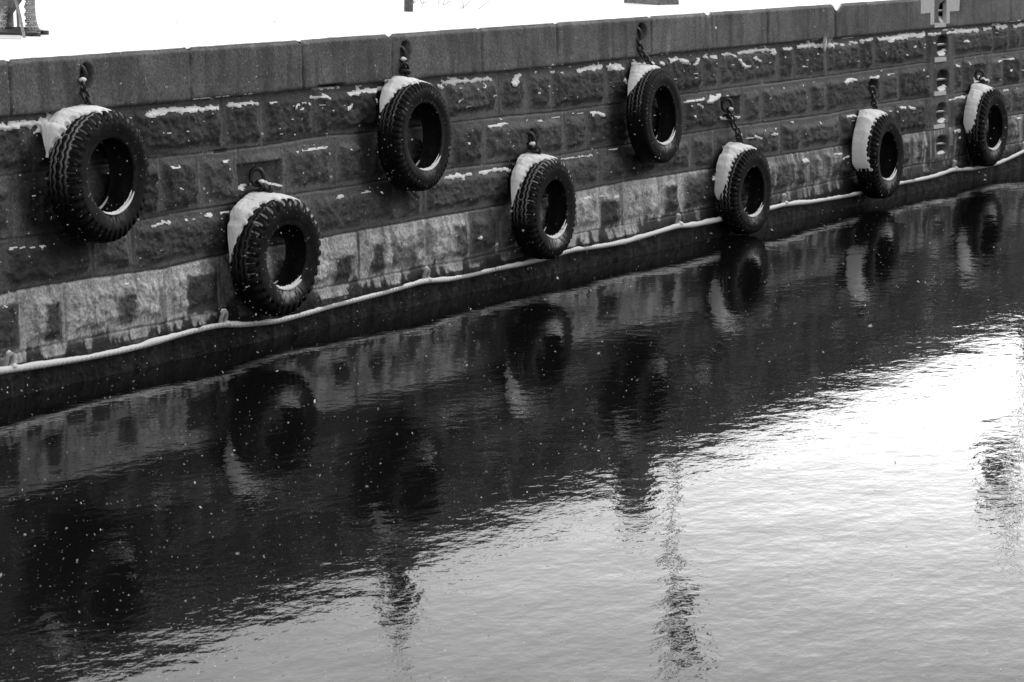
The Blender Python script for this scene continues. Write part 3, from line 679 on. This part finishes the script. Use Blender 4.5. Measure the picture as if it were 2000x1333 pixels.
for (a, b) in [(15,712),(434,628),(830,543),(1322,434),(1529,394),(1862,326),(1997,290)]:
    c = wallpt(a, b, .03)-O; m = MB()
    sc_ = 1.0 if a < 1000 else .85
    m.tube([c+np.array([math.cos(q)*.030*sc_, -.01-.015*math.sin(q), math.sin(q)*.055*sc_+.02]) for q in np.linspace(0, 2*math.pi, 18, endpoint=False)], .017*sc_, 8, True)
    kn = m.build('knot', M_rope, rope)
    m = MB(); m.blob(c+np.array([.0, -.01, .075*sc_]), .026, .022, .022, rngc); m.build('knot_snow', M_snow, kn)
    m = MB(); m.blob(c+np.array([.035, -.02, -.015]), .032, .026, .020, rngc); m.build('knot_snow', M_snow, kn)

# ------------------------------------------------------------------ quay ground under snow, water
gx = np.concatenate([np.linspace(-60, 10, 60), np.linspace(10.1, 45, 700), np.linspace(46, 200, 60)])
gy = np.concatenate([[-.012, .0, .02, .05, .1, .17], np.linspace(.25, 20, 60), np.linspace(22, 220, 40)])
GX, GY = np.meshgrid(gx, gy, indexing='ij')
zt_ = np.interp(gx, X1, ztop)[:, None]
edge = BAT*ZTOP-.028
GYs = GY+edge
lipn = fbm(gx*5, gx*0, 700)[:, None]
GZ = zt_+.004+.03*sstep(0, .12, GY)+.05*(fbm(GX*.5, GY*.5, 701)-.4)*sstep(.1, 2, GY)+.01*(lipn-.5)*sstep(.3, .05, GY)
GZ = np.where(GY < .001, zt_-.004, GZ); GYs = GYs+.012*(lipn-.5)
GZ = np.where(GY > .5, np.maximum(GZ, 2.285), GZ)
tagp(mesh_np('quay_ground', np.stack([GX, GYs, GZ], -1).reshape(-1, 3), grid_faces(len(gx), len(gy))[:, ::-1], M_snowg), None, None, None, 'structure')

m, t, b = newmat('harbour_water')
b.inputs['Base Color'].default_value = (.004, .004, .004, 1); b.inputs['Roughness'].default_value = .02; b.inputs['IOR'].default_value = 1.333
b.inputs['Specular IOR Level'].default_value = .31
geo = N(t, 'ShaderNodeNewGeometry')
def wv_noise(scale, sx_, sy_, detail, rot=0, rough=.5, dist=0):
    mp = N(t, 'ShaderNodeMapping'); mp.inputs['Scale'].default_value = (sx_, sy_, 1); mp.inputs['Rotation'].default_value = (0, 0, rot)
    t.links.new(geo.outputs['Position'], mp.inputs[0])
    n = N(t, 'ShaderNodeTexNoise'); n.inputs['Scale'].default_value = scale; n.inputs['Detail'].default_value = detail; n.inputs['Roughness'].default_value = rough
    n.inputs['Distortion'].default_value = dist
    t.links.new(mp.outputs[0], n.inputs['Vector']); return n.outputs[0]
def bump(h, dist, prev=None):
    bp = N(t, 'ShaderNodeBump'); bp.inputs['Strength'].default_value = 1.0; bp.inputs['Distance'].default_value = dist
    t.links.new(h, bp.inputs['Height'])
    if prev is not None: t.links.new(prev, bp.inputs['Normal'])
    return bp.outputs[0]
sp = N(t, 'ShaderNodeSeparateXYZ'); t.links.new(geo.outputs['Position'], sp.inputs[0])
lee = N(t, 'ShaderNodeMapRange', interpolation_type='SMOOTHSTEP'); lee.inputs[1].default_value = -.3; lee.inputs[2].default_value = -4.6; lee.inputs[3].default_value = .45; lee.inputs[4].default_value = 1.0
t.links.new(sp.outputs[1], lee.inputs[0])
lx = N(t, 'ShaderNodeMapRange'); lx.inputs[1].default_value = 14; lx.inputs[2].default_value = 32; lx.inputs[3].default_value = .8; lx.inputs[4].default_value = 1.0
t.links.new(sp.outputs[0], lx.inputs[0]); mxx = N(t, 'ShaderNodeMath', operation='MAXIMUM'); t.links.new(lx.outputs[0], mxx.inputs[0]); t.links.new(lee.outputs[0], mxx.inputs[1]); lee2 = mxx.outputs[0]
def calm(h):
    mm = N(t, 'ShaderNodeMath', operation='MULTIPLY'); t.links.new(h, mm.inputs[0]); t.links.new(lee2, mm.inputs[1]); return mm.outputs[0]
n1 = bump(calm(wv_noise(1.3, 1, 1.6, 2, .3)), .0055)
n2 = bump(calm(wv_noise(7, 1, 1.5, 3, -.4, .5)), .0020, n1)
n3 = bump(calm(wv_noise(20, 1, 1.3, 3, .7, .55)), .00035, n2)
t.links.new(n3, b.inputs['Normal'])
M_water = m
wm = MB(); wm.add([(-80, -90, 0), (220, -90, 0), (220, .6, 0), (-80, .6, 0)], [(0, 1, 2, 3)])
tagp(wm.build('water', M_water, None, False), None, None, None, 'structure')

# ------------------------------------------------------------------ frosted tuft growing from the coping joint
c = wallpt(1611, 90, .05); tf = MB(); rg = np.random.default_rng(3)
for k in range(26):
    q = rg.uniform(-.09, .12); hgt = rg.uniform(.04, .16)*(1.2 if q < 0 else .8)
    tf.tube([np.array([q, 0, -.02]), np.array([q+rg.normal(0, .02), -.03, hgt*.6]), np.array([q+rg.normal(0, .04), -.05, hgt])], [.005, .004, .002], 5)
tu = tf.build('withered_plant', M_weed, None); tu.location = tuple(c)
tagp(tu, 'small frosted tuft of dead stems growing from the joint under the coping', 'plant')
m = MB(); m.blob((-.05, -.02, .02), .018, .02, .085, rg); m.blob((.05, -.03, .0), .04, .03, .03, rg); m.build('plant_snow', M_snow, tu)

# ------------------------------------------------------------------ things standing on the quay
def stand(px, py): return planept(px, py, 2.31)
# wire mesh structure at the top left corner
g = stand(36, 66); vdir = g-C_; vdir[2] = 0; dist = np.linalg.norm(vdir); vdir /= dist; rt = np.array([vdir[1], -vdir[0], 0]); up = np.array([0, 0, 1.])
s = dist/FOC/math.cos(.13)              # metres per photograph pixel at that spot
cage = empty('wire_mesh_cage', g); tagp(cage, 'flaring wire mesh cage over grey timber legs on a slab at the top left corner', 'cage')
def W(px, py, dep=0): return rt*(px-36)*s+up*(66-py)*s*1.0+vdir*dep
m = MB()
def hoop(z0, r0, cx):
    return [W(cx, z0)+rt*r0*math.cos(a)+vdir*r0*.9*math.sin(a) for a in np.linspace(0, 2*math.pi, 40, endpoint=False)]
lev = [(60, 40), (52, 36.5), (42, 33.5), (30, 31.5), (15, 30.8), (0, 30.5), (-30, 30), (-80, 29)]
cxm = 36
prev = None
for (py, rp_) in lev:
    for a0_, a1_ in ((-1.2, 1.2), (2.3, 3.98)):
        m.tube([W(cxm, py)+rt*rp_*s*math.cos(a)+vdir*rp_*s*.9*math.sin(a) for a in np.linspace(a0_, a1_, 18)], .007, 5)
for k in range(-14, 15):
    for sgn in (-1, 1):
        a0 = k/28*2*math.pi*1.0; pts = []; sec = []
        for q, yv in enumerate(np.linspace(60, -80, 18)):
            rv = np.interp(-yv, [-l[0] for l in lev], [l[1] for l in lev])*s; a = a0+sgn*q*.22
            if math.cos(a) > .28 or math.cos(a) < -.62: pts.append(W(cxm, yv)+rt*rv*math.cos(a)+vdir*rv*.9*math.sin(a))
            else:
                if len(pts) > 1: sec.append(pts)
                pts = []
        if len(pts) > 1: sec.append(pts)
        for pts in sec: m.tube(pts, .005, 4)
m.build('wire_mesh', M_wire, cage)
m = MB(); m.tube(hoop(60.5, 38*s, cxm), .022, 8, True); m.box(W(32, 62), 76*s, .5, .02, (rt, vdir, up)); m.build('base_rim', M_darkm, cage)
for (x0, y0, x1, y1, wpx, dp) in [(36,57,30,-40,6,.2),(47,68,29,-10,6,-.45),(3,60,3,10,5,0),(-20,62,-12,-60,7,-.3)]:
    m = MB(); m.tube([W(x0, y0, dp), W((x0+x1)/2+1, (y0+y1)/2, dp*.8), W(x1, y1, dp*.6)], [wpx*s*.5]*3, 8); m.build('leg', M_wood, cage)
m = MB(); m.tube([W(19, 56, .1), W(17, 30, .1), W(12, 8, .05), W(10, -60)], [.035, .04, .12, .2], 10); m.build('trunk', M_wood, cage)
m = MB(); m.box(W(8, 72, -.3), 66*s, .7, 14*s, (rt, vdir, up)); m.build('slab', M_conc, cage, False)
m = MB(); m.tube([W(74, 62), W(84, 64)], .02, 8); m.tube([W(83.5, 59.5), W(83.5, 71)], .04, 8); m.box(W(70, 67, -.1), 14*s, .3, 12*s, (rt, vdir, up)); m.build('clamp', M_darkm, cage)
# bits of twig on the snow
def twig(px, py, L, lean, label, rgn, n=5):
    o = empty('dry_twig', planept(px, py, 2.30)); tagp(o, label, 'twig', 'dry twigs sticking out of the snow')
    for k in range(n):
        d = np.array([rgn.normal(lean, .5), rgn.normal(0, .4), rgn.uniform(.4, 1)]); d /= np.linalg.norm(d); a = np.array([rgn.normal(0, .03), rgn.normal(0, .1), -.03])
        l = L*rgn.uniform(.5, 1); m = MB(); m.tube([a, a+d*l*.5+rgn.normal(0, .01, 3), a+d*l], [.004, .003, .002], 5); m.build('stem', M_bark, o)
rg = np.random.default_rng(8)
twig(826, 7, .28, .6, 'low scraggly dry twigs right beside the thin tree trunk', rg, 10)
twig(899, 19, .30, .7, 'lone slanting dry twig in the snow right of the thin tree trunk', rg, 3)
twig(553, 46, .06, .2, 'tiny dry twig on the open snow left of the thin tree trunk', rg, 2)
twig(755, 14, .05, .2, 'tiny dry twig just left of the thin tree trunk', rg, 2)
twig(426, 42, .04, .1, 'faint speck of twig on the snow nearest the wire mesh cage', rg, 2)
twig(834, 27, .04, .1, 'stray twig tip low in the snow right of the thin tree trunk', rg, 2)
# thin tree whose dark upright crown mirrors in the water
g = stand(798, 21); dist = np.linalg.norm(g-C_); s = dist/FOC
tr = empty('young_tree', g); tagp(tr, 'slim tree trunk in the snow at the top edge, dark crown mirrored in water', 'tree')
m = MB(); r0 = 9*s
m.tube([(0, 0, -.1), (.0, 0, .2), (.01, 0, .8), (.02, 0, 1.2), (.03, 0, 1.8)], [r0, r0, r0*.8, r0*.45, r0*.1], 12); m.build('trunk', M_bark, tr)
m = MB()
for k in range(480):
    z = rg.uniform(.22, 1.1); rr_ = .15*math.sqrt(rg.random()); a = rg.uniform(0, 6.28)
    c = np.array([rr_*math.cos(a), rr_*math.sin(a), z]); d = rg.normal(0, 1, 3); d /= np.linalg.norm(d); e = np.cross(d, rg.normal(0, 1, 3)); e /= np.linalg.norm(e)
    q = rg.uniform(.03, .06); m.add([c-d*q, c+e*q*.6, c+d*q, c-e*q*.6], [(0, 1, 2, 3)])
for k in range(9):
    z = rg.uniform(1.1, 1.7); d = np.array([rg.normal(.15, .5), rg.normal(0, .5), 1]); d /= np.linalg.norm(d); m.tube([np.array([.02, 0, z-.4]), np.array([.02, 0, z-.4])+d*.5], [.008, .003], 4)
m.build('crown', M_leaf, tr, False)
# tapered stone plinth at the top edge, corner towards the water
g = stand(1286, 9); s = np.linalg.norm(g-C_)/FOC
pl = MB(); vd = g-C_; vd[2] = 0; vd /= np.linalg.norm(vd); rt2 = np.array([vd[1], -vd[0], 0])
def pt(a, b, z): return rt2*a+vd*b+np.array([0, 0, z])
lv = [(-.08, 1.0), (.10, .95), (.16, .84), (.62, .64), (.66, .70), (.76, .70), (.80, .60)]
cb = [(-69*s, .38), (0, 0), (41*s, .26), (-28*s, .64)]
cen = np.mean(np.array(cb), 0)
V = []; Fp = []
for z, k in lv:
    for a, b_ in cb: V.append(pt(cen[0]+(a-cen[0])*k, cen[1]+(b_-cen[1])*k, z))
for i in range(len(lv)-1):
    for j in range(4): Fp.append((i*4+j, i*4+(j+1) % 4, (i+1)*4+(j+1) % 4, (i+1)*4+j))
Fp.append(tuple(range((len(lv)-1)*4, len(lv)*4))); pl.add(V, Fp)
po = pl.build('stone_plinth', M_graphite, None, False); po.location = tuple(g)
tagp(po, 'low grey tapered stone block in the snow at the top edge above the bald tyre', 'plinth')
# two tall posts beyond the frame, seen only mirrored in the water
def post(px, py, height, hz0, hz1, hw, side, label):
    g = planept(px, py, 2.30); e = empty('lamp_post', g); tagp(e, label, 'lamp post')
    vd = g-C_; vd[2] = 0; vd /= np.linalg.norm(vd); rt = np.array([vd[1], -vd[0], 0])
    m = MB(); m.tube([(0, 0, -.05), (0, 0, .8), (0, 0, .82), (0, 0, height)], [.07, .06, .032, .026], 12); m.build('post', M_darkm, e)
    for hz in (hz0, hz1):
        zt = np.array([0, 0, hz]); m = MB(); m.tube([zt, zt+rt*side*(hw+.08)], .02, 8); m.build('bracket', M_darkm, e)
    m = MB(); m.box(rt*side*(hw/2+.07)+np.array([0, 0, (hz0+hz1)/2]), hw, .03, hz1-hz0-.06, (rt, vd, np.array([0, 0, 1.]))); m.build('banner', M_banner, e, False)
post(1352, -22, 4.1, 2.85, 3.5, .26, 1, 'tall thin post with a banner beyond the plinth, mirrored in the bright water')
post(2040, -40, 4.0, 2.15, 3.0, .44, -1, 'tall thin post with a wide banner at the right, mirrored near the right edge')

# ------------------------------------------------------------------ falling snow in the air over the water
rg = np.random.default_rng(21); V = []; Fq = []
ico = np.array([[1, 0, 0], [-1, 0, 0], [0, 1, 0], [0, -1, 0], [0, 0, 1], [0, 0, -1]], float)
fi = [(0, 2, 4), (2, 1, 4), (1, 3, 4), (3, 0, 4), (2, 0, 5), (1, 2, 5), (3, 1, 5), (0, 3, 5)]
cnt = 0
while cnt < 8000:
    px = rg.uniform(-150, 2150); py = rg.uniform(-60, 1400); t_ = rg.uniform(0, 1)**.45
    v = ray(px, py); v /= np.linalg.norm(v); dmax = (-.35-C_[1])/v[1] if v[1] > .01 else 40
    dz_ = (C_[2])/max(-v[2], .02); dmax = min(dmax, dz_)-.2
    dd = 6.5+(dmax-6.5)*t_
    if dd < 6.5: continue
    c = C_+v*dd; r = .0011*math.exp(rg.normal(0, .45)); ax = rg.normal(0, 1, 3); ax /= np.linalg.norm(ax)
    P8 = ico*r*rg.uniform(.7, 1.25, (6, 1)); P8 = P8+np.outer(P8@ax, ax)*rg.uniform(.3, 2.4)
    b0 = len(V); V += list(c+P8); Fq += [(b0+a, b0+b_, b0+c_) for a, b_, c_ in fi]; cnt += 1
fl = mesh_np('falling_snow', np.array(V), np.array(Fq), M_snow, None, True)
tagp(fl, 'scattered small snowflakes falling through the air in front of the wall and water', 'snow', kind='stuff')
